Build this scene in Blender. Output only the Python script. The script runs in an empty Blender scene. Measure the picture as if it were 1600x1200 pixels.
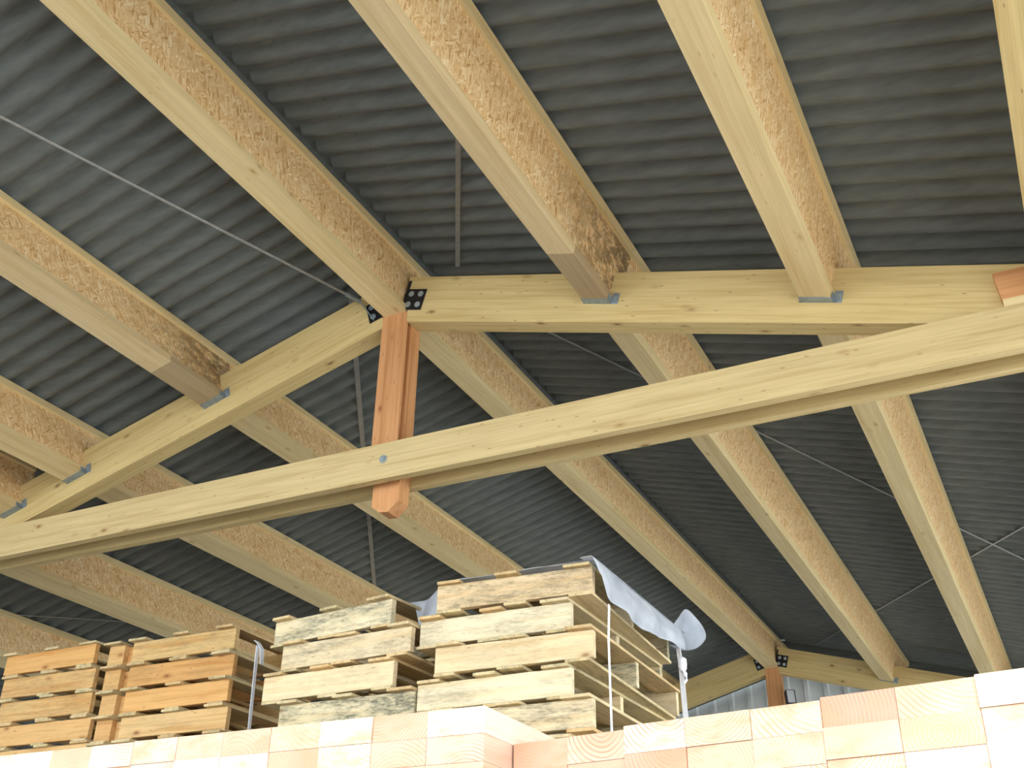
import bpy, bmesh, math, random
from math import sin, cos, radians as R, pi
from mathutils import Vector, Matrix, Quaternion
random.seed(7)
S = bpy.context.scene
C = S.collection

# ------------------------------------------------------------------ camera
EYE = 1.6                                     # eye height above the floor
F, YAW, PITCH, ROLL = 1707.0, -0.4734, 0.5164, 0.0195
fw = Vector((sin(YAW)*cos(PITCH), cos(YAW)*cos(PITCH), sin(PITCH)))
r0 = Vector((cos(YAW), -sin(YAW), 0)); u0 = r0.cross(fw)
rt = r0*cos(ROLL) + u0*sin(ROLL); up = -r0*sin(ROLL) + u0*cos(ROLL)
cd = bpy.data.cameras.new('camera'); cam = bpy.data.objects.new('camera', cd); C.objects.link(cam)
cd.sensor_width = 36; cd.lens = 36*F/1600; cd.clip_start = .05; cd.clip_end = 300
cam.matrix_world = Matrix(((rt.x, up.x, -fw.x, 0), (rt.y, up.y, -fw.y, 0), (rt.z, up.z, -fw.z, EYE), (0, 0, 0, 1)))
S.camera = cam

# ------------------------------------------------------------------ light
w = bpy.data.worlds.new('sky'); S.world = w; w.use_nodes = True
bg = w.node_tree.nodes['Background']; bg.inputs[0].default_value = (.86, .93, 1.0, 1); bg.inputs[1].default_value = 3.2
sd = bpy.data.lights.new('sun', 'SUN'); sd.energy = 2.3; sd.angle = R(.6); sd.color = (1, .96, .90)
sun = bpy.data.objects.new('sun', sd); C.objects.link(sun)
sun.rotation_euler = Vector((-.70, .58, -.46)).to_track_quat('-Z', 'Y').to_euler()
S.view_settings.view_transform = 'Standard'; S.view_settings.look = 'None'
S.view_settings.gamma = 1; S.view_settings.use_curve_mapping = False
S.view_settings.exposure = .86

# ------------------------------------------------------------------ materials
def srgb(*c):
    return tuple((v/12.92 if v <= .04045 else ((v+.055)/1.055)**2.4) for v in [x/255 for x in c]) + (1,)
class NT:
    def __init__(s, name, rough=.8, spec=.2):
        s.m = bpy.data.materials.new(name); s.m.use_nodes = True
        s.t = s.m.node_tree; s.b = s.t.nodes['Principled BSDF']
        s.b.inputs['Roughness'].default_value = rough; s.b.inputs['Specular IOR Level'].default_value = spec
    def n(s, typ, **kw):
        nd = s.t.nodes.new(typ)
        for k, v in kw.items():
            if k.startswith('i_'): nd.inputs[k[2:].replace('_', ' ')].default_value = v
            elif k[0] == 'x' and k[1:].isdigit(): nd.inputs[int(k[1:])].default_value = v
            else: setattr(nd, k, v)
        return nd
    def l(s, a, b): s.t.links.new(a, b)
    def coord(s, scale=(1, 1, 1), rot=(0, 0, 0), rnd=True, src=None):
        if src is None:
            tc = s.n('ShaderNodeTexCoord'); src = tc.outputs['Object']
            if rnd:
                oi = s.n('ShaderNodeObjectInfo'); mu = s.n('ShaderNodeMath', operation='MULTIPLY', x1=37.0)
                s.l(oi.outputs['Random'], mu.inputs[0]); ad = s.n('ShaderNodeVectorMath', operation='ADD')
                s.l(src, ad.inputs[0]); s.l(mu.outputs[0], ad.inputs[1]); src = ad.outputs[0]
        mp = s.n('ShaderNodeMapping'); mp.inputs['Scale'].default_value = scale; mp.inputs['Rotation'].default_value = rot
        s.l(src, mp.inputs[0]); return mp.outputs[0]
    def ramp(s, fac, stops, interp='LINEAR'):
        r = s.n('ShaderNodeValToRGB'); r.color_ramp.interpolation = interp; e = r.color_ramp.elements
        while len(e) < len(stops): e.new(.5)
        for q, (p, c) in zip(e, stops): q.position = p; q.color = c if len(c) == 4 else tuple(c)+(1,)
        s.l(fac, r.inputs[0]); return r.outputs[0]
    def mix(s, fac, a, b, mode='MIX'):
        m = s.n('ShaderNodeMix', data_type='RGBA', blend_type=mode)
        for sock, v in ((m.inputs['Factor'], fac), (m.inputs['A'], a), (m.inputs['B'], b)):
            if isinstance(v, (int, float)): sock.default_value = v
            elif isinstance(v, tuple): sock.default_value = v
            else: s.l(v, sock)
        return m.outputs['Result']
    def noise(s, vec, scale=1, detail=3, rough=.5, dist=0):
        n = s.n('ShaderNodeTexNoise', i_Scale=scale, i_Detail=detail, i_Roughness=rough, i_Distortion=dist); s.l(vec, n.inputs['Vector']); return n.outputs[0]
    def math(s, op, a, b=None):
        m = s.n('ShaderNodeMath', operation=op)
        for i, v in enumerate((a, b)):
            if v is None: continue
            if isinstance(v, (int, float)): m.inputs[i].default_value = v
            else: s.l(v, m.inputs[i])
        return m.outputs[0]
    def bump(s, h, st=.2, d=.01):
        b = s.n('ShaderNodeBump', i_Strength=st, i_Distance=d); s.l(h, b.inputs['Height']); s.l(b.outputs[0], s.b.inputs['Normal'])
    def col(s, c):
        if isinstance(c, tuple): s.b.inputs['Base Color'].default_value = c
        else: s.l(c, s.b.inputs['Base Color'])

def wood(name, c1, c2, knot, knots=True, mould=0.0, moc=srgb(96, 100, 88), tint=.0, dense=1.0, stain=None):
    """planed softwood, grain along the object's own X axis"""
    m = NT(name, .75, .22)
    g = m.noise(m.coord((.9, 22, 22)), 1.6*dense, 4, .55, .6)
    c = m.ramp(g, [(.30, c2), (.5, c1), (.72, tuple(min(1, v*1.12) for v in c1[:3]))])
    fine = m.noise(m.coord((4, 160, 160)), 1, 2)
    c = m.mix(.22, c, m.ramp(fine, [(.3, tuple(v*.72 for v in c1[:3])), (.7, (1, 1, 1))]), 'MULTIPLY')
    big = m.noise(m.coord((.8, 3, 3)), 1, 2)
    c = m.mix(m.math('MULTIPLY', big, .35), c, tuple(v*.8 for v in c2[:3])+(1,))
    if knots:
        kv = m.n('ShaderNodeTexVoronoi', i_Scale=1.0, i_Randomness=1.0); m.l(m.coord((4.2, 9, 9)), kv.inputs['Vector'])
        k = m.ramp(kv.outputs['Distance'], [(.04, (1, 1, 1)), (.09, (.35,)*3), (.18, (0, 0, 0))])
        c = m.mix(k, c, knot)
        m2 = m.n('ShaderNodeTexVoronoi', i_Scale=1.0); m.l(m.coord((9, 30, 30)), m2.inputs['Vector'])
        c = m.mix(m.ramp(m2.outputs['Distance'], [(.05, (.6,)*3), (.13, (0, 0, 0))]), c, knot)
    if mould:
        mn = m.noise(m.coord((2.6, 11, 11)), 1, 6, .78)
        sp = m.noise(m.coord((22, 110, 110)), 1, 4, .75)
        f = m.math('MULTIPLY', m.ramp(mn, [(.42, (0, 0, 0)), (.58, (1, 1, 1))]), m.ramp(sp, [(.35, (.2,)*3), (.58, (1, 1, 1))]))
        oi = m.n('ShaderNodeObjectInfo')
        f = m.math('MULTIPLY', f, m.math('MULTIPLY', m.ramp(oi.outputs['Random'], [(0, (.25,)*3), (1, (1, 1, 1))]), mould))
        c = m.mix(f, c, moc)
    if tint:
        oi = m.n('ShaderNodeObjectInfo')
        t = m.ramp(oi.outputs['Random'], [(0, srgb(255, 215, 160)), (.3, (1, 1, 1)), (.55, srgb(232, 182, 118)), (.75, srgb(250, 250, 240)), (1, srgb(218, 205, 170))])
        c = m.mix(tint, c, t, 'MULTIPLY')
    if stain:
        # a damp board end: everything beyond x = stain is dark, with a straight joint
        tc = m.n('ShaderNodeTexCoord'); sx = m.n('ShaderNodeSeparateXYZ'); m.l(tc.outputs['Object'], sx.inputs[0])
        f = m.math('GREATER_THAN', sx.outputs[0], stain)
        c = m.mix(m.math('MULTIPLY', f, .5), c, srgb(120, 100, 78))
    m.col(c); m.bump(fine, .12, .004); return m.m

M = {}
SP1, SP2, KN = srgb(226, 204, 160), srgb(208, 180, 130), srgb(160, 122, 80)
M['spruce'] = wood('spruce_timber', SP1, SP2, KN)
M['flange'] = wood('flange_timber', srgb(228, 208, 162), srgb(216, 190, 138), srgb(190, 156, 108), dense=.7)
M['flange_stained'] = wood('flange_timber_damp_end', srgb(222, 202, 162), srgb(210, 184, 138), srgb(190, 158, 112), stain=3.55, dense=.7)
M['glulam'] = wood('rafter_timber', srgb(218, 196, 142), srgb(202, 174, 116), srgb(140, 104, 66), dense=1.2)
M['tie'] = wood('tie_timber', srgb(212, 192, 144), srgb(194, 170, 120), srgb(146, 108, 68), dense=1.25)
M['douglas'] = wood('douglas_timber', srgb(214, 160, 112), srgb(192, 136, 88), srgb(146, 92, 60), knots=True)
M['pallet'] = wood('pallet_timber', srgb(234, 222, 190), srgb(222, 202, 160), srgb(160, 130, 92), mould=1.0, tint=.35)
M['pallet_fresh'] = wood('fresh_pallet_timber', srgb(228, 196, 142), srgb(208, 162, 102), srgb(150, 100, 64), mould=.4, tint=.62)
M['board'] = wood('pallet_board_timber', srgb(220, 204, 164), srgb(204, 180, 134), srgb(120, 90, 60), mould=.6, tint=.5)

def osb(name, stain=None, base=0):
    m = NT(name, .7, .25)
    cols = None; h = None
    for i, (ang, sc) in enumerate(((.15, 1.0), (-.55, 1.15), (.8, .9), (-1.25, 1.1))):
        v = m.n('ShaderNodeTexVoronoi', feature='F1', i_Scale=1.0, i_Randomness=1.0)
        m.l(m.coord((21*sc, 120*sc, 105*sc), rnd=False, src=m.coord((1, 1, 1), (0, ang, 0))), v.inputs['Vector'])
        sp = m.n('ShaderNodeSeparateColor'); m.l(v.outputs['Color'], sp.inputs[0])
        c = m.ramp(sp.outputs[0], [(0, srgb(190, 142, 90)), (.14, srgb(218, 178, 126)), (.5, srgb(232, 198, 148)), (.8, srgb(240, 212, 164)), (1, srgb(250, 232, 196))])
        if cols is None: cols, h = c, sp.outputs[1]
        else:
            nf = m.noise(m.coord((14+i*3, 60, 60), rnd=False, src=m.coord((1, 1, 1), (0, ang, 0))), 1, 1)
            f = m.ramp(nf, [(.47, (0, 0, 0)), (.53, (1, 1, 1))])
            cols = m.mix(f, cols, c)
    v = m.n('ShaderNodeTexVoronoi', feature='F1', i_Scale=1.0, i_Randomness=1.0); m.l(m.coord((26, 200, 120), rnd=False, src=m.coord((1, 1, 1), (0, .45, 0))), v.inputs['Vector'])
    dk = m.ramp(v.outputs['Distance'], [(.10, (1, 1, 1)), (.26, (0, 0, 0))])
    pr = m.noise(m.coord((5, 20, 9)), 1, 3)
    dk = m.math('MULTIPLY', dk, m.ramp(pr, [(.45, (0, 0, 0)), (.6, (1, 1, 1))]))
    cols = m.mix(m.math('MULTIPLY', dk, .4), cols, srgb(166, 112, 66))
    big = m.noise(m.coord((1.5, 6, 6)), 1, 2)
    cols = m.mix(m.math('MULTIPLY', big, .3), cols, srgb(205, 160, 98))
    if stain:
        tc = m.n('ShaderNodeTexCoord'); sx = m.n('ShaderNodeSeparateXYZ'); m.l(tc.outputs['Object'], sx.inputs[0])
        mr = m.n('ShaderNodeMapRange', x1=stain-.75, x2=stain+.1); m.l(sx.outputs[0], mr.inputs[0])
        nz = m.noise(m.coord((14, 50, 26)), 1, 5, .7)
        f = m.math('MULTIPLY', mr.outputs[0], m.ramp(nz, [(.38, (0, 0, 0)), (.56, (1, 1, 1))]))
        cols = m.mix(m.math('MULTIPLY', f, .8), cols, srgb(92, 72, 44))
    m.col(cols); m.bump(h, .25, .003); return m.m
M['osb'] = osb('strand_board'); M['osb_stained'] = osb('strand_board_water_stained', 3.9)

def plain(name, c, rough=.6, metal=0, spec=.3, nz=None, amp=.25):
    m = NT(name, rough, spec); m.b.inputs['Metallic'].default_value = metal
    if nz:
        f = m.noise(m.coord(nz), 1, 4, .6)
        m.col(m.ramp(f, [(.3, tuple(v*(1-amp) for v in c[:3])), (.7, tuple(min(1, v*(1+amp)) for v in c[:3]))])); m.bump(f, .1, .002)
    else: m.col(c)
    return m.m
M['sheet'] = plain('fibre_cement', srgb(108, 113, 112), .85, 0, .15, (3, 30, 30), .16)
M['galv'] = plain('galvanised_steel', srgb(150, 165, 178), .45, .5, .5, (40, 40, 40), .2)
M['steel'] = plain('bolt_steel', srgb(176, 190, 198), .35, .6, .5, (60, 60, 60), .15)
M['black'] = plain('black_steel', srgb(34, 34, 38), .5, .3, .4, (30, 30, 30), .3)
M['strap'] = plain('brace_strip', srgb(150, 152, 150), .5, .3, .4, (5, 40, 40), .12)
M['clad'] = plain('wall_cladding', srgb(214, 220, 222), .5, 0, .3, (2, 2, 2), .06)
M['floor'] = plain('concrete_floor', srgb(96, 94, 90), .85, 0, .2, (.8, .8, .8), .12)
M['ground'] = plain('pale_bounce_gravel', srgb(186, 184, 176), .9, 0, .1, (3, 3, 3), .15)  # unseen surface, kept pale to throw sunlight up under the roof
M['plastic_tape'] = plain('white_strapping', srgb(236, 238, 244), .35, 0, .5, (30, 30, 30), .05)
M['lamp_face'] = plain('lamp_glass', srgb(240, 246, 255), .12, .3, .8)  # near-white base colour includes daylight reflected in the glass
M['dark'] = plain('dark_grey_casing', srgb(60, 64, 72), .5)

# sawn timber: rings on the end, pale wood along
def lumber_mat():
    m = NT('sawn_timber_end_grain', .75, .2)
    tc = m.n('ShaderNodeTexCoord'); oi = m.n('ShaderNodeObjectInfo')
    # each piece its own heart position, taken from its random number
    a = m.math('MULTIPLY', oi.outputs['Random'], 41.0); ox = m.math('MULTIPLY', m.math('SUBTRACT', m.math('FRACT', a), .5), .26)
    b = m.math('MULTIPLY', oi.outputs['Random'], 173.0); oz = m.math('MULTIPLY', m.math('SUBTRACT', m.math('FRACT', b), .5), .22)
    cb = m.n('ShaderNodeCombineXYZ'); m.l(ox, cb.inputs[0]); m.l(oz, cb.inputs[2])
    ad = m.n('ShaderNodeVectorMath', operation='ADD'); m.l(tc.outputs['Object'], ad.inputs[0]); m.l(cb.outputs[0], ad.inputs[1])
    wob = m.n('ShaderNodeTexNoise', i_Scale=7.0, i_Detail=2.0); m.l(ad.outputs[0], wob.inputs['Vector'])
    sx = m.n('ShaderNodeSeparateXYZ'); m.l(ad.outputs[0], sx.inputs[0])
    d = m.math('SQRT', m.math('ADD', m.math('POWER', sx.outputs[0], 2), m.math('POWER', sx.outputs[2], 2)))
    d = m.math('ADD', d, m.math('MULTIPLY', wob.outputs[0], .022))
    # sapwood ring spacing varies per piece
    fr = m.math('ADD', 480, m.math('MULTIPLY', m.math('FRACT', m.math('MULTIPLY', oi.outputs['Random'], 97.0)), 480))
    s = m.math('SINE', m.math('MULTIPLY', d, fr))
    tone = m.math('FRACT', m.math('MULTIPLY', oi.outputs['Random'], 311.0))
    base = m.ramp(tone, [(0, srgb(226, 212, 190)), (.25, srgb(226, 200, 172)), (.45, srgb(222, 186, 158)), (.65, srgb(212, 168, 142)), (.8, srgb(230, 216, 194)), (1, srgb(204, 146, 120))])
    ringc = m.ramp(tone, [(0, srgb(196, 158, 116)), (.5, srgb(190, 138, 98)), (1, srgb(176, 110, 84))])
    # rings only show on the sawn ends, and are patchy
    ns = m.n('ShaderNodeSeparateXYZ'); m.l(tc.outputs['Normal'], ns.inputs[0])
    pat = m.noise(m.coord((9, 1, 14)), 1, 2)
    endf = m.math('MULTIPLY', m.math('GREATER_THAN', m.math('ABSOLUTE', ns.outputs[1]), .5), m.ramp(pat, [(.35, (.15,)*3), (.62, (1, 1, 1))]))
    amt = m.math('MULTIPLY', m.ramp(s, [(.35, (0, 0, 0)), (.95, (1, 1, 1))]), m.math('MULTIPLY', endf, m.math('ADD', .10, m.math('MULTIPLY', m.math('FRACT', m.math('MULTIPLY', oi.outputs['Random'], 53.0)), .75))))
    c = m.mix(amt, base, ringc)
    ht = m.n('ShaderNodeMapRange', x1=.05, x2=.11); m.l(d, ht.inputs[0])
    c = m.mix(m.math('MULTIPLY', m.math('SUBTRACT', 1.0, ht.outputs[0]), m.math('MULTIPLY', tone, .55)), c, srgb(200, 140, 104))
    nz = m.noise(m.coord((10, 2, 26)), 1, 4, .6)
    c = m.mix(m.ramp(nz, [(.48, (0, 0, 0)), (.66, (.75,)*3)]), c, srgb(206, 158, 126))
    m.col(c); m.bump(s, .1, .002); return m.m
M['lumber'] = lumber_mat()
def paint(name, c):
    m = NT(name, .7); f = m.noise(m.coord((14, 14, 14)), 1, 3)
    m.col(m.mix(m.ramp(f, [(.35, (0, 0, 0)), (.6, (1, 1, 1))]), srgb(246, 214, 190), c)); return m.m
M['lumber_blue'] = paint('blue_marked_timber_end', srgb(178, 216, 222))
M['lumber_grey'] = paint('grey_green_timber_end', srgb(206, 208, 186))

def film_mat():
    m = NT('plastic_film', .28, .5)
    f = m.noise(m.coord((7, 5, 7)), 1, 3)
    m.col(m.ramp(f, [(.3, srgb(205, 214, 228)), (.7, srgb(238, 243, 250))]))
    tr = m.n('ShaderNodeBsdfTransparent'); tl = m.n('ShaderNodeBsdfTranslucent'); tl.inputs[0].default_value = srgb(235, 240, 250)
    mx = m.n('ShaderNodeMixShader', x0=.35); m.l(m.b.outputs[0], mx.inputs[1]); m.l(tl.outputs[0], mx.inputs[2])
    m2 = m.n('ShaderNodeMixShader'); m.l(m.ramp(f, [(.3, (.42,)*3), (.75, (.16,)*3)]), m2.inputs[0])
    m.l(mx.outputs[0], m2.inputs[1]); m.l(tr.outputs[0], m2.inputs[2])
    out = m.t.nodes['Material Output']; m.l(m2.outputs[0], out.inputs['Surface']); m.bump(f, .4, .01); return m.m
M['film'] = film_mat()

# ------------------------------------------------------------------ helpers
def link(name, me, mat, parent=None, loc=(0, 0, 0), mtx=None):
    o = bpy.data.objects.new(name, me); C.objects.link(o)
    if mat is not None and not me.materials: me.materials.append(mat)
    if parent: o.parent = parent
    if mtx is not None: o.matrix_local = mtx
    else: o.location = loc
    return o
def bm_mesh(bm, name):
    bmesh.ops.recalc_face_normals(bm, faces=bm.faces); me = bpy.data.meshes.new(name); bm.to_mesh(me); bm.free(); return me
def bevel(bm, b, seg=1):
    if b: bmesh.ops.bevel(bm, geom=[e for e in bm.edges if e.calc_face_angle(0) > .6], offset=b, segments=seg, affect='EDGES', profile=.6)
def box(bm, x0, x1, y0, y1, z0, z1):
    v = [bm.verts.new(p) for p in ((x0, y0, z0), (x1, y0, z0), (x1, y1, z0), (x0, y1, z0), (x0, y0, z1), (x1, y0, z1), (x1, y1, z1), (x0, y1, z1))]
    for f in ((0, 3, 2, 1), (4, 5, 6, 7), (0, 1, 5, 4), (1, 2, 6, 5), (2, 3, 7, 6), (3, 0, 4, 7)): bm.faces.new([v[i] for i in f])
def boxm(name, d, b=.003):
    bm = bmesh.new(); box(bm, *d); bevel(bm, b); return bm_mesh(bm, name)
def prism(name, poly, y0, y1, b=.003):
    """polygon in the XZ plane, pushed along Y"""
    bm = bmesh.new(); A = [bm.verts.new((x, y0, z)) for x, z in poly]; B = [bm.verts.new((x, y1, z)) for x, z in poly]
    bm.faces.new(A); bm.faces.new(B[::-1]); n = len(poly)
    for i in range(n): bm.faces.new((A[i], B[i], B[(i+1) % n], A[(i+1) % n]))
    bevel(bm, b); return bm_mesh(bm, name)
def cyl(bm, c, r, h, axis='Y', n=16):
    rot = {'Y': Matrix.Rotation(pi/2, 4, 'X'), 'X': Matrix.Rotation(pi/2, 4, 'Y'), 'Z': Matrix()}[axis]
    bmesh.ops.create_cone(bm, cap_ends=True, segments=n, radius1=r, radius2=r, depth=h, matrix=Matrix.Translation(c) @ rot)
def tag(o, label, cat, group=None, kind=None):
    o['label'] = label; o['category'] = cat
    if group: o['group'] = group
    if kind: o['kind'] = kind
    return o
def thing(name, label, cat, mtx=None, group=None):
    o = bpy.data.objects.new(name, None); C.objects.link(o); o.empty_display_size = .1
    if mtx is not None: o.matrix_world = mtx
    return tag(o, label, cat, group)
def frame(o, x, y, z):
    return Matrix(((x[0], y[0], z[0], o[0]), (x[1], y[1], z[1], o[1]), (x[2], y[2], z[2], o[2]), (0, 0, 0, 1)))
def tube(name, pts, rad, mat, flat=None, n=8):
    """a rod (or, with flat=(w,t), a flat strip) through the points"""
    bm = bmesh.new(); pts = [Vector(p) for p in pts]; rings = []
    for i, p in enumerate(pts):
        t = (pts[min(i+1, len(pts)-1)] - pts[max(i-1, 0)]).normalized()
        a = t.cross(Vector((0, 0, 1))); a = a.normalized() if a.length > .05 else Vector((0, 1, 0)); b = a.cross(t).normalized()
        if flat: q = [(1, 1), (-1, 1), (-1, -1), (1, -1)]; rings.append([bm.verts.new(p + a*s*flat[0]/2 + b*k*flat[1]/2) for s, k in q])
        else: rings.append([bm.verts.new(p + a*rad*cos(2*pi*k/n) + b*rad*sin(2*pi*k/n)) for k in range(n)])
    m = len(rings[0])
    for A, B in zip(rings, rings[1:]):
        for k in range(m): bm.faces.new((A[k], A[(k+1) % m], B[(k+1) % m], B[k]))
    bm.faces.new(rings[0]); bm.faces.new(rings[-1][::-1])
    return link(name, bm_mesh(bm, name), mat)

# ------------------------------------------------------------------ dimensions
XR, ZT = -2.734, 3.482+EYE                    # ridge line (top of ridge beam)
AL = {1: .271, -1: .279}                      # roof slopes
YT, L, WR = 3.982, 7.474, .103                # near truss, bay length, rafter thickness
PW, PH, FH = .133, .364, .045                 # purlin width, height, flange height
NT_, NR0, NR1 = .078, -.118, -.386            # purlin top, rafter top and bottom, measured from the apex plane
Y0 = -0.9                                     # open front edge of the roof
YF = YT + L
def slope(sg, dd, n, y):
    a = AL[sg]; return Vector((XR + sg*(dd*cos(a) + n*sin(a)), y, ZT - dd*sin(a) + n*cos(a)))

# ------------------------------------------------------------------ setting: floor, walls, roof sheets
fl = link('floor', boxm('floor', (XR-9.2, 1.6, -7, YF+1, -.2, 0), 0), M['floor']); fl['kind'] = 'structure'  # unseen; kept dark and run out in front to cut bounce onto beam undersides
o = link('ground', boxm('ground', (-40, 40, -40, 30, -.4, -.2004), 0), M['ground']); o['kind'] = 'structure'
o = link('ground', boxm('ground', (1.6005, 40, -7, 30, -.2002, -.03), 0), M['ground']); o['kind'] = 'structure'  # added out of view to bounce sunlight onto the right-hand beam faces
o = link('ground', boxm('ground', (-40, 40, -40, -7.0005, -.2002, -.03), 0), M['ground']); o['kind'] = 'structure'
def clad_wall(name, p0, p1, z0, ztop, depth=.035, pitch=.212):
    """trapezoid-ribbed metal sheet from p0 to p1; ztop(s) gives the top"""
    p0, p1 = Vector(p0), Vector(p1); d = (p1-p0); Ln = d.length; d.normalize(); nrm = Vector((-d.y, d.x, 0))
    bm = bmesh.new(); s = 0; prof = []
    while s < Ln - pitch:
        prof += [(s, 0), (s+pitch*.66, 0), (s+pitch*.74, -depth), (s+pitch*.92, -depth)]; s += pitch
    prof.append((Ln, 0)); prev = None
    for s, o in prof:
        q = p0 + d*s + nrm*o
        cur = (bm.verts.new((q.x, q.y, z0)), bm.verts.new((q.x, q.y, ztop(q))))
        if prev: bm.faces.new((prev[0], cur[0], cur[1], prev[1]))
        prev = cur
    me = bm_mesh(bm, name); o = link(name, me, M['clad']); o['kind'] = 'structure'
    md = o.modifiers.new('thick', 'SOLIDIFY'); md.thickness = .004; md.offset = 1 if False else 0
    return o
def rooftop(q): return ZT - .17 - abs(q.x-XR)*(math.tan(AL[1]) if q.x > XR else math.tan(AL[-1]))
EL, ER = 9.0, 5.0
clad_wall('wall_back', (XR-EL+.1, YF+.75, 0), (XR+ER-.1, YF+.75, 0), 0, rooftop)
clad_wall('wall_left', (XR-EL+.1, Y0+3, 0), (XR-EL+.1, YF+.69, 0), 0, lambda q: rooftop(q)-.02)

def roof_sheets():
    bm = bmesh.new(); per = .125; ny = int((YF+.78-Y0)/per)*10
    for sg in (1, -1):
        rows = []
        for i in range(ny+1):
            y = Y0 + i*per/10; ph = (i % 10)/10
            h = .040*(.5+.5*cos(2*pi*ph))**1.4
            rows.append([bm.verts.new(slope(sg, dd, NT_+.009+h, y)) for dd in (.02 if sg > 0 else .02, (ER if sg > 0 else EL)/cos(AL[sg]))])
        for a, b in zip(rows, rows[1:]): bm.faces.new((a[0], a[1], b[1], b[0]))
    for f in bm.faces: f.smooth = True
    me = bm_mesh(bm, 'ceiling'); o = link('ceiling', me, M['sheet']); o['kind'] = 'structure'
    for p in me.polygons: p.use_smooth = True
    return o
roof_sheets()
# added dark strips over the distant wall: seal out daylight, keep that gap dark
for k, sg in ((2, 1), (3, -1)):
    a = AL[sg]; le = (ER if sg > 0 else EL)-.3
    me = prism('trim_%d' % k, [((sg*(dd*cos(a)+n*sin(a))), -dd*sin(a)+n*cos(a)) for dd, n in ((-.03, NR0-.10), (le, NR0-.10), (le, NT_+.03), (-.03, NT_+.03))], YF+.655, YF+.668, 0)
    o = link('trim_%d' % k, me, M['sheet'], loc=(XR, 0, ZT)); o['kind'] = 'structure'
# ridge cap that closes the gap between both slopes
cap = prism('trim_1', [(XR-.3, slope(-1, .3, NT_+.05, 0).z), (XR, slope(1, 0, NT_+.05, 0).z), (XR+.3, slope(1, .3, NT_+.05, 0).z), (XR+.3, slope(1, .3, NT_+.058, 0).z), (XR, slope(1, 0, NT_+.06, 0).z), (XR-.3, slope(-1, .3, NT_+.058, 0).z)], Y0, YF+.79, 0)
o = link('trim_1', cap, M['sheet']); o['kind'] = 'structure'

# ------------------------------------------------------------------ purlins (composite beams: two timber flanges, strand board web)
def beam_frame(sg, dd, y):
    be = AL[sg]*1.05 if dd else 0
    zl = Vector((sg*sin(be), 0, cos(be))) if dd else Vector((0, 0, 1)); xl = Vector((0, 1, 0)); yl = zl.cross(xl)
    o = slope(sg, dd, NT_, y) if dd else Vector((XR, y, ZT))
    return frame(o, xl, yl, zl)
def purlin(sg, dd, ya, yb, label, over=(0, 0), stained=False, group=None, h=PH, ovy=None):
    """local x along the beam; over = how far the upper half laps the rafters at each end"""
    t = thing('purlin' if dd else 'ridge_beam', label, 'beam', beam_frame(sg, dd, ya), group)
    ln = yb-ya; x0, x1 = -over[0], ln+over[1]; nz = -(NT_-NR0)
    fm = M['flange_stained'] if stained else M['flange']; om = M['osb_stained'] if stained else M['osb']
    link('top_flange', boxm('top_flange', (x0, x1, -PW/2, PW/2, -FH, 0)), M['flange'], t)
    link('bottom_flange', boxm('bottom_flange', (0, ln, -PW/2, PW/2, -h, -h+FH)), fm, t)
    poly = [(0, -h+FH)]
    if over[0]: poly += [(0, nz), (x0, nz)]
    poly += [(x0, -FH), (x1, -FH)]
    if over[1]: poly += [(x1, nz), (ln, nz)]
    poly += [(ln, -h+FH)]
    ww = PW/2-.018
    link('web', prism('web', poly, -ww, ww, 0), om, t)
    return t
G1, G2 = 'purlins of the near roof bay', 'purlins of the far roof bay'
YM = YT + .075
purlin(1, 0, Y0, YM, 'ridge beam of the near bay, strand board sides, ending on the salmon king post', h=.36)
purlin(1, 0, YM, YF+.05, 'ridge beam of the far bay, running from the salmon post to the distant gable', (0, .58), h=.36)
near = [(1, 4.2, 'near purlin next to the right eave, beyond the right picture edge', False),
        (1, 1.267, 'near purlin right of the ridge beam, its strand board darkly water-stained at the rafter', True),
        (1, 2.296, 'near purlin second right of the ridge beam, clean flaky strand board side', False),
        (-1, 1.2755, 'near purlin first left of the ridge beam, with a brownish stained end at the rafter', True),
        (-1, 2.2686, 'near purlin second left of the ridge beam, pale web, cut by the left picture edge', False),
        (-1, 2.757, 'near purlin end in the left corner above the tie beam, third left of the ridge', False)]
for sg, dd, lb, st in near: purlin(sg, dd, Y0 if not st else 0.0, YT, lb, (0, WR), st, G1)
def rest(sg, dd):   # the front lengths of the two stained ones, above and behind the camera
    purlin(sg, dd, Y0, 0.0, 'front length of the water-stained purlin, out over the camera', (0, 0), False, G1)
rest(1, 1.267); rest(-1, 1.2755)
far = [(1, 1.267, 'far bay purlin first right of the ridge beam, crossing behind the middle of the tie'),
       (1, 2.296, 'far bay purlin at far right, warm orange strand board side, near the wire crossing'),
       (-1, 1.2755, 'far bay purlin first left of the ridge, running down to the taller pallet stacks'),
       (-1, 2.2686, 'far bay purlin second left of the ridge, ending behind the mouldy middle pallets'),
       (-1, 3.244, 'far bay purlin third left of the ridge, emerging from the tie at the left edge'),
       (-1, 4.2185, 'far bay purlin lowest at the left edge, just above the leftmost pallets')]
far += [(1, 3.32, 'far bay purlin third right of the ridge, beyond the right picture edge'), (1, 4.3, 'far bay purlin fourth right of the ridge, beyond the right picture edge')]
for sg, dd, lb in far: purlin(sg, dd, YT+WR, YF, lb, (0, .64), False, G2)
# a solid plank joist at the right picture edge
t = thing('joist', 'narrow solid plank joist at the top right picture edge, seen nearly from below', 'beam', beam_frame(1, 3.158, Y0))
link('joist_plank', boxm('joist_plank', (0, YT-Y0, -.023, .023, -PH, 0)), M['glulam'], t)  # darker rafter timber stands in for shade on the underside
link('top_batten', boxm('top_batten', (0, YT-Y0+WR, .022, .05, -.045, 0)), M['flange'], t)

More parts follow.
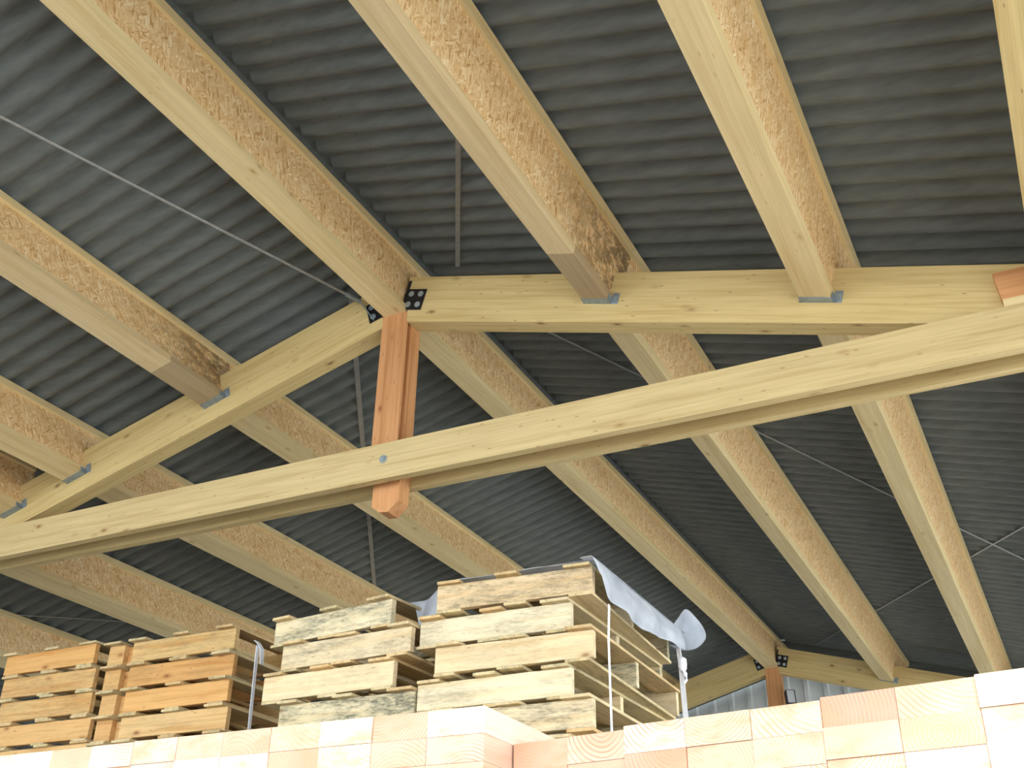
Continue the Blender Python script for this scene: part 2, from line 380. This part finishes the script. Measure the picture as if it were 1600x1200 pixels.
# ------------------------------------------------------------------ trusses
def rafter(sg, y, label, length):
    a = AL[sg]; X = Vector((sg*cos(a), 0, -sin(a))); Z = Vector((sg*sin(a), 0, cos(a))); Yv = Z.cross(X)
    s, c = sin(a), cos(a); cut = lambda n, w=.0755: (w-n*s)/c
    ys = (0, WR) if sg > 0 else (-WR, 0)
    me = prism('rafter', [(cut(NR1), NR1), (length, NR1), (length, NR0), (cut(NR0), NR0)], ys[0], ys[1], .004)
    return tag(link('rafter', me, M['glulam'], mtx=frame((XR, y, ZT), X, Yv, Z)), label, 'beam')
rafter(1, YT, 'right rafter of the near truss, honey coloured with small knots, crossing to the right edge', 5.1)
rafter(-1, YT, 'left rafter of the near truss, running down from the king post to the left edge', 8.8)
rafter(1, YF, 'right rafter of the distant truss, in front of the grey cladding, above the timber ends', 5.1)
rafter(-1, YF, 'left rafter of the distant truss, between the pallet stack and the distant post', 8.8)

TT, TB = ZT-1.135, ZT-1.325
def tie(y, nearp):
    for k, (ya, yb, dz) in enumerate(((y-.047, y-.002, 0), (y+.138, y+.181, .018))):
        o = link('tie_beam', boxm('tie_beam', (-4.6, 5.2, ya, yb, TB+dz, TT+dz), .004), M['tie'], loc=(XR, 0, 0))
        if nearp: tag(o, ['front plank of the long double tie beam crossing the picture, with the bolt',
                          'back plank of the long double tie beam, seen as a brown strip under the front one'][k], 'beam', 'planks of the near tie beam')
        else: tag(o, ['front tie plank of the distant truss, low against the gable wall', 'back tie plank of the distant truss, low against the gable wall'][k], 'beam', 'planks of the distant tie beam')
tie(YT, True)

def king_post(y, label, low):
    t = thing('king_post', label, 'post', Matrix.Translation((XR, y, 0)))
    zt = ZT-.36; a = AL[1]
    # local X (grain) runs up the post
    up_ = Matrix(((0, 0, 1, 0), (0, 1, 0, 0), (1, 0, 0, 0), (0, 0, 0, 1)))   # mesh (x,y,z) -> (z,y,x)
    up_ = Matrix(((0, 0, -1, 0), (0, 1, 0, 0), (1, 0, 0, 0), (0, 0, 0, 1)))
    link('front_board', boxm('front_board', (TT+.001 if low is None else low, zt, 0, .014, -.075, .075), .003), M['douglas'], t, mtx=up_)
    bz = TB-.13 if low is None else low
    # back board, its foot cut to a blunt point, notched down to the ridge seat
    poly = [(bz+.05, -.075), (bz, -.02), (bz+.005, .03), (bz+.04, .075), (zt-.0005, .075), (zt-.0005, -.075)]
    link('back_board', prism('back_board', poly, .046, .136, .003), M['douglas'], t, mtx=up_)
    link('spacer', boxm('spacer', (TT+.02, zt-.002, .014, .046, -.05, .02), .001), M['douglas'], t, mtx=up_)
    return t
king_post(YT, 'salmon red king post in the middle, standing between ridge beam and tie beam', None)
king_post(YF, 'small reddish post of the distant truss, in front of the grey gable wall', .0)

# corner plates with bolts where ridge and rafters meet
def plate(sg, y, label, scale=1):
    a = AL[sg]; X = Vector((sg*cos(a), 0, -sin(a))); Z = Vector((sg*sin(a), 0, cos(a))); Yv = Z.cross(X)
    t = thing('corner_plate', label, 'bracket', frame((XR, y, ZT), X, Yv, Z), None)
    f = -1 if sg > 0 else 1                       # towards the camera in local y
    n0, n1 = -.318, -.195
    yy = sorted((f*.0005, f*.006))
    link('plate', boxm('plate', (.135, .25, yy[0], yy[1], n0, n1), .001), M['black'], t)
    bm = bmesh.new()
    v = sorted((f*.006, f*.001))
    box(bm, .122, .136, v[0], v[1], n0+.01, n1+.05)
    link('fold', bm_mesh(bm, 'fold'), M['black'], t)
    for cx in (.163, .222):
        for cz in (n0+.03, n1-.03):
            bm = bmesh.new(); cyl(bm, (cx, f*.009, cz), .0135, .006, 'Y', 6); cyl(bm, (cx, f*.0072, cz), .0165, .0024, 'Y', 16)
            link('bolt', bm_mesh(bm, 'bolt'), M['steel'], t)
plate(1, YT, 'black steel plate with four bolts right of the near ridge joint')
plate(-1, YT, 'black steel plate with bolts at the left of the near ridge joint, behind the wire')
plate(1, YF, 'tiny black bolted plate beside the distant ridge joint, on the right rafter')
plate(-1, YF, 'tiny black bolted plate beside the distant ridge joint, on the left rafter')

# bolt through the tie
t = thing('tie_bolt', 'single shiny bolt with washer on the front tie plank below the salmon post', 'bolt', Matrix.Translation((-2.70, YT-.047, ZT-1.222)))
bm = bmesh.new(); cyl(bm, (0, -.002, 0), .021, .0035, 'Y', 24); link('washer', bm_mesh(bm, 'washer'), M['steel'], t)
bm = bmesh.new(); cyl(bm, (0, -.0085, 0), .013, .010, 'Y', 6); link('bolt_head', bm_mesh(bm, 'bolt_head'), M['steel'], t)

# joist hangers
def hanger(sg, dd, y, face, label, group):
    """face -1: on the camera side of a rafter, +1: on its far side"""
    t = thing('joist_hanger', label, 'bracket', beam_frame(sg, dd, y), group)
    w_, tk, hh = PW/2+.0015, .0025, .05; x0, x1 = sorted((0, face*.045)); b = -PH
    bm = bmesh.new(); box(bm, x0, x1, -w_-tk, w_+tk, b-tk, b-.0003)
    link('seat', bm_mesh(bm, 'seat'), M['galv'], t)
    for s in (-1, 1):
        q = sorted((s*w_, s*(w_+tk)))
        bm = bmesh.new(); box(bm, x0, x1, q[0], q[1], b-tk, b+hh*.55); link('cheek', bm_mesh(bm, 'cheek'), M['galv'], t)
        q = sorted((s*w_, s*(w_+(.010 if s > 0 else .034)))); xx = sorted((face*.0003, face*.003))
        bm = bmesh.new(); box(bm, xx[0], xx[1], q[0], q[1], b-tk, b+hh*1.1); link('ear', bm_mesh(bm, 'ear'), M['galv'], t)
names = {(1, 1.267): 'first purlin right of the ridge', (1, 2.296): 'second purlin right of the ridge', (-1, 1.2755): 'first purlin left of the ridge',
         (-1, 2.2686): 'second purlin left of the ridge', (-1, 2.757): 'third purlin left of the ridge'}
for k, nm in names.items():
    hanger(k[0], k[1], YT, -1, 'galvanised hanger shoe on the near rafter under the %s' % nm, 'hangers on the near face of the near truss')
    if k[1] != 2.757: hanger(k[0], k[1], YF, -1, 'galvanised hanger shoe on the distant rafter under the %s' % nm, 'hangers on the distant truss')
    if k[1] != 2.757: hanger(k[0], k[1], YT+WR, 1, 'galvanised hanger shoe behind the near rafter at the %s' % nm, 'hangers on the back of the near truss')

# red timber on the tie at the right edge, with a pale packing strip beneath
o = link('timber_block', prism('timber_block', [(0, 0), (1.3, 0), (1.3, .125), (-.012, .125)], -.045, 0, .003), M['douglas'], loc=(.086, YT-.001, TT+.034))
tag(o, 'reddish timber block lying on the tie against the right rafter, at the right edge', 'timber')
o = link('packing_strip', boxm('packing_strip', (0, 1.3, -.045, 0, 0, .0335), .002), M['flange'], loc=(.088, YT-.001, TT+.0003))
tag(o, 'pale thin packing strip between the tie and the reddish block at the right edge', 'timber')

# ------------------------------------------------------------------ bracing wires under the sheets
def rod(label, P, Q, flat=None, mat='strap', name='bracing_wire', rad=.006):
    n = 7; pts = [Vector(P).lerp(Vector(Q), i/n) for i in range(n+1)]
    return tag(tube(name, pts, rad, M[mat], flat), label, 'wire')
def sl(sg, X, y, n): 
    dd = (sg*(X-XR) - n*sin(AL[sg]))/cos(AL[sg]); return slope(sg, dd, n, y)
nb = NT_-.006
NB = NT_ + .0035
rod('flat grey strip rising behind the stained near purlin to the near rafter', sl(1, -2.50, 4.2, NB), sl(1, 0.3, -.75, NB), (.024, .003), name='bracing_strip')
rod('thin wire on the right slope from the near ridge joint to the wire crossing', sl(1, -2.6, 4.47, NB), sl(1, 2.35, 11.9, NB), (.016, .003))
rod('thin wire on the right slope rising from the wire crossing to the distant ridge joint', sl(1, -2.35, 11.97, NB+.0031), sl(1, 1.9, 3.9, NB+.0031), (.018, .003))
rod('grey strip on the left slope passing down behind the salmon post', sl(-1, -3.14, 4.12, NB), sl(-1, -7.4, 11.5, NB), (.03, .003), name='bracing_strip')
rod('faint wire low on the left slope above the leftmost pallets', sl(-1, -3.57, 11.4, NB), sl(-1, -7.37, 4.15, NB), (.016, .003))
# wire of the near left bay with its fork and turnbuckle at the ridge joint
A = Vector((-2.947, 3.950, 3.251+EYE)); B = Vector((-3.528, 2.097, 3.223+EYE))
e1, e2 = A, A + (B-A)*1.3
t = thing('bracing_rod', 'long grey rod across the upper left roof, hooked to the near ridge joint', 'wire')
o = tube('rod', [e1.lerp(e2, i/8) for i in range(9)], .0075, M['strap']); o.parent = t
o = tube('sleeve', [e1, e1.lerp(e2, .035)], .013, M['galv']); o.parent = t
pl = Vector((-2.859, 3.972, 3.118+EYE))
o = tube('hook_strap', [e1, e1.lerp(pl, .5), pl], .01, M['galv'], (.03, .005)); o.parent = t

# ------------------------------------------------------------------ floodlight on the distant post
t = thing('floodlight', 'small floodlight with a pale glass face beside the distant reddish post', 'lamp', Matrix.Translation((-2.545, YF-.09, 2.79+EYE)) @ Matrix.Rotation(R(28), 4, 'Z') @ Matrix.Rotation(R(-12), 4, 'X'))
link('housing', boxm('housing', (-.045, .05, .0, .07, -.075, .075), .008), M['dark'], t)
link('glass', boxm('glass', (-.036, .038, -.004, .0, -.066, .066), .002), M['lamp_face'], t)
o = tube('bracket', [(-.045, .05, -.07), (-.045, .05, -.13), (.0, .09, -.15)], .008, M['galv']); o.parent = t

# ------------------------------------------------------------------ pallets
def build_pallet(mat, block=False, seed=0):
    """origin: front left lower corner of the stringers; x along the front, y into the stack"""
    rd = random.Random(seed); t = bpy.data.objects.new('pallet', None); C.objects.link(t)
    Ln, D, H, th = .70, 1.08, .109, .0122
    x0 = 0
    for i, y in enumerate((0, .50, D-.03)):
        bm = bmesh.new(); box(bm, x0, Ln, y, y+.032, 0, H)
        bmesh.ops.subdivide_edges(bm, edges=[e for e in bm.edges if abs((e.verts[0].co-e.verts[1].co).x) > .3], cuts=9)
        for v in bm.verts:
            v.co += Vector((0, rd.uniform(-.0012, .0012), rd.uniform(-.0016, .0016) if abs(v.co.z-H/2) < H else 0))
            v.co.z = min(max(v.co.z, .0003), H-.0003)
        bevel(bm, .002)
        link('stringer', bm_mesh(bm, 'stringer'), M[mat], t)
    if block:
        for y in (.015, .5): link('end_block', boxm('end_block', (-.185, -.075, y, y+.1, 0, H), .003), M[mat], t)
        link('end_block', boxm('end_block', (-.075, -.004, .05, .09, 0.004, H-.004), .003), M[mat], t)
    rotz = Matrix.Rotation(pi/2, 4, 'Z')
    xs = [.06, .35, .64] + ([-.13] if block else [])
    for lvl in (0, 1):
        for x in xs:
            w_ = rd.uniform(.10, .125); cx = x + rd.uniform(-.02, .02)
            cx = min(max(cx, w_/2-.01 if x > 0 else -1), Ln-w_/2+.006); z0 = H if lvl else -th
            if lvl == 0: w_ *= .92
            fo = rd.uniform(.016, .034) if lvl else rd.uniform(-.002, .014)
            me = boxm('deck_board', (-fo, D+.005, -w_/2, w_/2, 0, th), .003)
            link('deck_board' if lvl else 'bottom_board', me, M['board'], t, mtx=Matrix.Translation((cx, 0, z0)) @ rotz @ Matrix.Rotation(R(rd.uniform(-.6, .6)), 4, 'Z'))
    return t
def copy_tree(o, parent=None):
    c = o.copy(); C.objects.link(c)
    if parent: c.parent = parent
    for ch in list(o.children): copy_tree(ch, c)
    return c
protos = [build_pallet('pallet', False, s) for s in (1, 2, 3)]
fresh = [build_pallet('pallet_fresh', True, s) for s in (11, 12)]
plainf = [build_pallet('pallet_fresh', False, s) for s in (21, 22)]
used = set()
def put(src, x, y, z, rz, label, group):
    global used
    o = src if src.name not in used else copy_tree(src)
    used.add(src.name)
    o.matrix_world = Matrix.Translation((x, y, z)) @ Matrix.Rotation(R(rz), 4, 'Z')
    tag(o, label, 'pallet', group); return o
PZ = .134
ordn = ['topmost', 'second from the top', 'third from the top', 'fourth from the top', 'fifth from the top', 'sixth from the top']
CX = [-2.315, -2.415, -2.31, -2.41, -2.31, -2.41]; CR = [3.0, 0, 1.2, -1.0, 0, 0]
for i in range(6):
    put(protos[i % 3], CX[i], 3.86 if i % 2 == 0 else 3.90, 1.440+EYE-.134*i, CR[i],
        '%s pallet of the tall right stack%s' % (ordn[i], [', under the plastic film', ', set back to the left', ', blackish mould on its front', ', greenish mould, set back left', ', partly hidden by sawn timber', ', mostly hidden by sawn timber'][i]), 'pallets of the tall right stack')
BX = [-3.235, -3.135, -3.22, -3.115, -3.22, -3.115]; BR = [-7.5, -3.0, -2.0, -1, 0, 0]; BZ = [1.418, 1.284, 1.150, 1.016, .882, .748]
for i in range(6):
    put(protos[(i+1) % 3], BX[i], 3.95 if i == 0 else 3.90, BZ[i]+EYE, BR[i],
        '%s pallet in the middle stack, grey-mouldy%s' % (ordn[i], [', turned askew on the others', ', with a whitish smear', ', set back to the left', ', behind the timber ends', ', hidden by timber ends', ', wholly behind timber ends'][i]), 'pallets of the middle stack')
for i in range(6):
    put(fresh[i % 2], -4.475+.008*i, 4.30-.004*i, 1.562+EYE-.1345*i, [0, .8, -.6, .4, 0, 0][i],
        '%s pallet in the second stack from left%s' % (ordn[i], [', knot at right', ', with a torn splintered edge', ', with a big knot', ', dull lower one', ', hidden by timber', ', wholly behind timber'][i]), 'pallets of the second stack from the left')
for i in range(6):
    put(plainf[i % 2], -5.45+.02*i, 4.30, 1.59+EYE-.1345*i, [-.5, .5, 0, .5, 0, 0][i],
        '%s pallet in the leftmost stack%s' % (ordn[i], [', orange-brown front board', ', greyish front board', ', with a splintered pale patch', ', above the timber ends', ', hidden by timber', ', wholly behind timber'][i]), 'pallets of the leftmost stack')
# storage racks that carry the stacks, below the picture
def rack(x0, x1, y0, y1, z, label, lb2='storage_rack'):
    t = thing('storage_rack', label, 'rack', Matrix.Translation(((x0+x1)/2, (y0+y1)/2, 0)))
    hx, hy = (x1-x0)/2, (y1-y0)/2
    link('rack_deck', boxm('rack_deck', (-hx, hx, -hy, hy, z-.04, z), .004), M['board'], t)
    for a in (-1, 1):
        for b in (-1, 1): link('rack_leg', boxm('rack_leg', (a*hx-.04*(a > 0), a*hx+.04*(a < 0), b*hy-.04*(b > 0), b*hy+.04*(b < 0), 0, z-.04), .004), M['galv'], t)
        link('rack_beam', boxm('rack_beam', (-hx+.04, hx-.04, a*hy-.04*(a > 0), a*hy+.04*(a < 0), z-.14, z-.04), .004), M['galv'], t)
rack(-3.3, -1.55, 3.88, 5.02, .748+EYE-.022+.0, 'steel rack under the middle and right pallet stacks')
rack(-5.6, -3.66, 4.30, 5.42, 1.562+EYE-.1345*5-.0115, 'steel rack under the two left pallet stacks')

# ------------------------------------------------------------------ sawn timber stacks
OR = ['first', 'second', 'third', 'fourth', 'fifth', 'sixth', 'seventh', 'eighth', 'ninth', 'tenth', 'eleventh', 'twelfth']
def lumber_piece(ln, w_, h, seed):
    rd = random.Random(seed); bm = bmesh.new(); box(bm, -w_/2, w_/2, 0, ln, -h/2, h/2); bevel(bm, .0016); return bm_mesh(bm, 'sawn_timber')
W_, H_ = .1555, .0628
lm = [lumber_piece(1.35, W_-.0012, H_-.0008, 1)]
def lumber(mtx, label, group, mat=None):
    me = lm[0]
    o = bpy.data.objects.new('sawn_timber', me); C.objects.link(o)
    if not me.materials: me.materials.append(M['lumber'])
    o.matrix_world = mtx
    if mat: o.material_slots[0].link = 'OBJECT'; o.material_slots[0].material = M[mat]
    tag(o, label, 'timber', group); return o
rd = random.Random(5)
ROW = ['top', 'second', 'third', 'fourth', 'fifth']
for c in range(11):
    for r_ in range(3):
        x = -1.233 - W_*(c+.5); z = EYE+.611 - H_*(r_+.5) - (.002 if c > 6 else 0)
        mat = 'lumber_blue' if (c, r_) == (9, 0) else 'lumber_grey' if (c, r_) == (5, 1) else None
        lumber(Matrix.Translation((x, 2.3+rd.uniform(-.0025, .0025), z)), 'sawn timber end in the left stack, %s row, %s from its right corner%s' % (ROW[r_], OR[c], ', bluish painted' if mat == 'lumber_blue' else ', greyish' if mat else ''), 'sawn timbers of the left stack', mat)
RM = Matrix.Translation((-1.229, 2.442, EYE)) @ Matrix.Rotation(R(-9.2), 4, 'Z')
tops = [.549, .549, .556, .556, .556, .562, .562, .565, .568, .57, .57]
for c in range(10):
    for r_ in range(5):
        z = tops[c] - H_*(r_+.5)
        lumber(RM @ Matrix.Translation((W_*(c+.5), rd.uniform(-.003, .003), z)), 'sawn timber end in the right stack, %s row, %s from its left corner' % (ROW[r_], OR[c]), 'sawn timbers of the right stack')
def trestle(mtx, x0, x1, y0, y1, z, label):
    t = thing('trestle', label, 'trestle', mtx)
    link('trestle_top', boxm('trestle_top', (x0, x1, y0, y1, z-.08, z), .004), M['board'], t)
    for a in (x0+.05, x1-.13):
        for b in (y0+.02, y1-.10): link('trestle_leg', boxm('trestle_leg', (a, a+.08, b, b+.08, 0, z-.08), .003), M['board'], t)
trestle(Matrix.Translation((0, 2.3, 0)), -1.233-W_*11, -1.236, .02, 1.33, EYE+.611-H_*3-.0025, 'timber trestle under the left stack of sawn timber')
trestle(Matrix.Translation((-1.229, 2.442, 0)) @ Matrix.Rotation(R(-9.2), 4, 'Z'), .003, W_*10, .02, 1.33, EYE+.549-H_*5-.0005, 'timber trestle under the right stack of sawn timber')

# ------------------------------------------------------------------ plastic film over the right stack
def grid(name, P, nu, nv, mat, label, cat, thick=.0009):
    bm = bmesh.new(); vs = [[bm.verts.new(P(i/nu, j/nv)) for j in range(nv+1)] for i in range(nu+1)]
    for i in range(nu):
        for j in range(nv): bm.faces.new((vs[i][j], vs[i+1][j], vs[i+1][j+1], vs[i][j+1]))
    me = bm_mesh(bm, name); [setattr(p, 'use_smooth', True) for p in me.polygons]
    o = link(name, me, M[mat]); md = o.modifiers.new('thick', 'SOLIDIFY'); md.thickness = thick; md.offset = 0
    return tag(o, label, cat) if label else o
zt_ = 1.440+EYE+.112+.0135
from mathutils import noise as mn
def film_top(u, v):
    x = -2.312 + u*.722; y = 3.872 + v*1.12
    wv = .007*sin(x*19+v*2)+.007*mn.noise(Vector((x*7, y*7, 0)))
    z = zt_ + .020 + wv + .012*max(0, sin(pi*v))
    if v < .06: z = zt_ + .002 + (z-zt_-.002)*(v/.06)**.5
    if u > .93: z = zt_+.003 + (z-zt_-.003)*(1-(u-.93)/.07)
    return Vector((x, y, z))
film_t = thing('plastic_film', 'crumpled translucent plastic film draped over the tall right pallet stack', 'plastic film')
o = grid('film_sheet', film_top, 40, 30, 'film', None, None); o.parent = film_t
def film_gap(u, v):
    # the left end of the sheet, sagging across the gap to the middle stack
    x = -2.62 + u*.30; top = zt_ + .035 - .035*(1-u)**1.3 + .008*sin(u*9)
    lo = zt_ - .018 - .11*max(0, min(1, (u-.28)/.12))
    return Vector((x, 4.0 + .04*sin(u*6) + .05*v, lo + (top-lo)*v))
o = grid('film_tail', film_gap, 20, 10, 'film', None, None); o.parent = film_t
def lerp_list(t, L):
    for (a, p), (b, q) in zip(L, L[1:]):
        if t <= b: k = (t-a)/(b-a); k = k*k*(3-2*k); return p+(q-p)*k
    return L[-1][1]
def smooth_list(t, L):
    # Catmull-Rom through the listed values
    n = len(L)
    for i in range(n-1):
        if t <= L[i+1][0]+1e-9:
            k = (t-L[i][0])/(L[i+1][0]-L[i][0]); p = [L[max(i-1, 0)][1], L[i][1], L[i+1][1], L[min(i+2, n-1)][1]]
            return .5*(2*p[1]+(p[2]-p[0])*k+(2*p[0]-5*p[1]+4*p[2]-p[3])*k*k+(3*p[1]-p[0]-3*p[2]+p[3])*k**3)
    return L[-1][1]
def film_side(u, v):
    # u: along the right edge to the back; v: 0 on top, 1 hanging
    y = 3.845 + u*1.09; drop = lerp_list(u, [(0, .075), (.15, .15), (.45, .165), (.8, .125), (1, .10)])
    q = v*(drop+.05)
    fold = .009*sin(u*23+v*2)+.006*mn.noise(Vector((u*14, v*4, 3)))
    if q < .05: return Vector((-1.648+q, y, zt_+.005+abs(fold)*.4))
    h = q-.05; out = .024*min(1, h*14)
    return Vector((-1.594+out+fold*min(1, h*12)+.002, y, zt_+.004-h))
o = grid('film_drape', film_side, 60, 18, 'film', None, None); o.parent = film_t
RIM = [(0, (-1.655, 1.585)), (.13, (-1.61, 1.635)), (.27, (-1.565, 1.672)), (.40, (-1.515, 1.62)), (.52, (-1.478, 1.56)), (.62, (-1.474, 1.51)), (.74, (-1.52, 1.47)), (.86, (-1.59, 1.468)), (1, (-1.655, 1.50))]
def film_curl(u, v):
    # loose far corner: a stiff scoop-shaped flap standing off the stack
    x = smooth_list(u, [(a, p[0]) for a, p in RIM]); z = smooth_list(u, [(a, p[1]) for a, p in RIM])
    cx, cz = -1.63, 1.535; k = v
    return Vector((cx+(x-cx)*k, 4.955 + .075*(1-k*k) - .05*k*u, cz+(z-cz)*k + EYE))
o = grid('film_curl', film_curl, 36, 12, 'film', None, None); o.parent = film_t

# straps
xr_ = -1.585
t = thing('strap', 'white strap down the front right corner of the tall pallet stack', 'strap')
o = tube('band', [(-1.56, 3.93, 2.99), (-1.566, 3.93, 2.85), (-1.566, 3.94, 2.35)], .01, M['plastic_tape'], (.017, .0025)); o.parent = t
t = thing('strap', 'white knotted strap down the far right corner of the tall pallet stack', 'strap')
o = tube('band', [(-1.575, 4.82, 1.45+EYE), (-1.57, 4.83, 1.36+EYE), (-1.572, 4.86, 1.13+EYE), (-1.572, 4.87, .9+EYE)], .01, M['plastic_tape'], (.024, .003)); o.parent = t
bm = bmesh.new(); bmesh.ops.create_icosphere(bm, subdivisions=2, radius=.026, matrix=Matrix.Translation((-1.56, 4.82, 1.375+EYE)) @ Matrix.Diagonal((.8, 1, 1.5, 1)))
for v in bm.verts: v.co += Vector((mn.noise(v.co*40), mn.noise(v.co*40+Vector((5, 0, 0))), mn.noise(v.co*30)))*.008
link('knot', bm_mesh(bm, 'knot'), M['plastic_tape'], t)
o = tube('knot_tail', [(-1.565, 4.82, 1.36+EYE), (-1.545, 4.81, 1.33+EYE), (-1.54, 4.81, 1.30+EYE), (-1.553, 4.81, 1.285+EYE)], .01, M['plastic_tape'], (.022, .004)); o.parent = t
t = thing('strap', 'bluish white strap with a loose end between the second and the middle pallet stack', 'strap')
o = tube('band', [(-3.662, 4.35, 1.575+EYE), (-3.655, 4.35, 1.4+EYE), (-3.642, 4.35, 1.05+EYE)], .01, M['plastic_tape'], (.022, .003)); o.parent = t
o = tube('loose_end', [(-3.672, 4.345, 1.60+EYE), (-3.65, 4.34, 1.585+EYE), (-3.62, 4.335, 1.55+EYE), (-3.608, 4.335, 1.47+EYE)], .01, M['plastic_tape'], (.028, .003)); o.parent = t
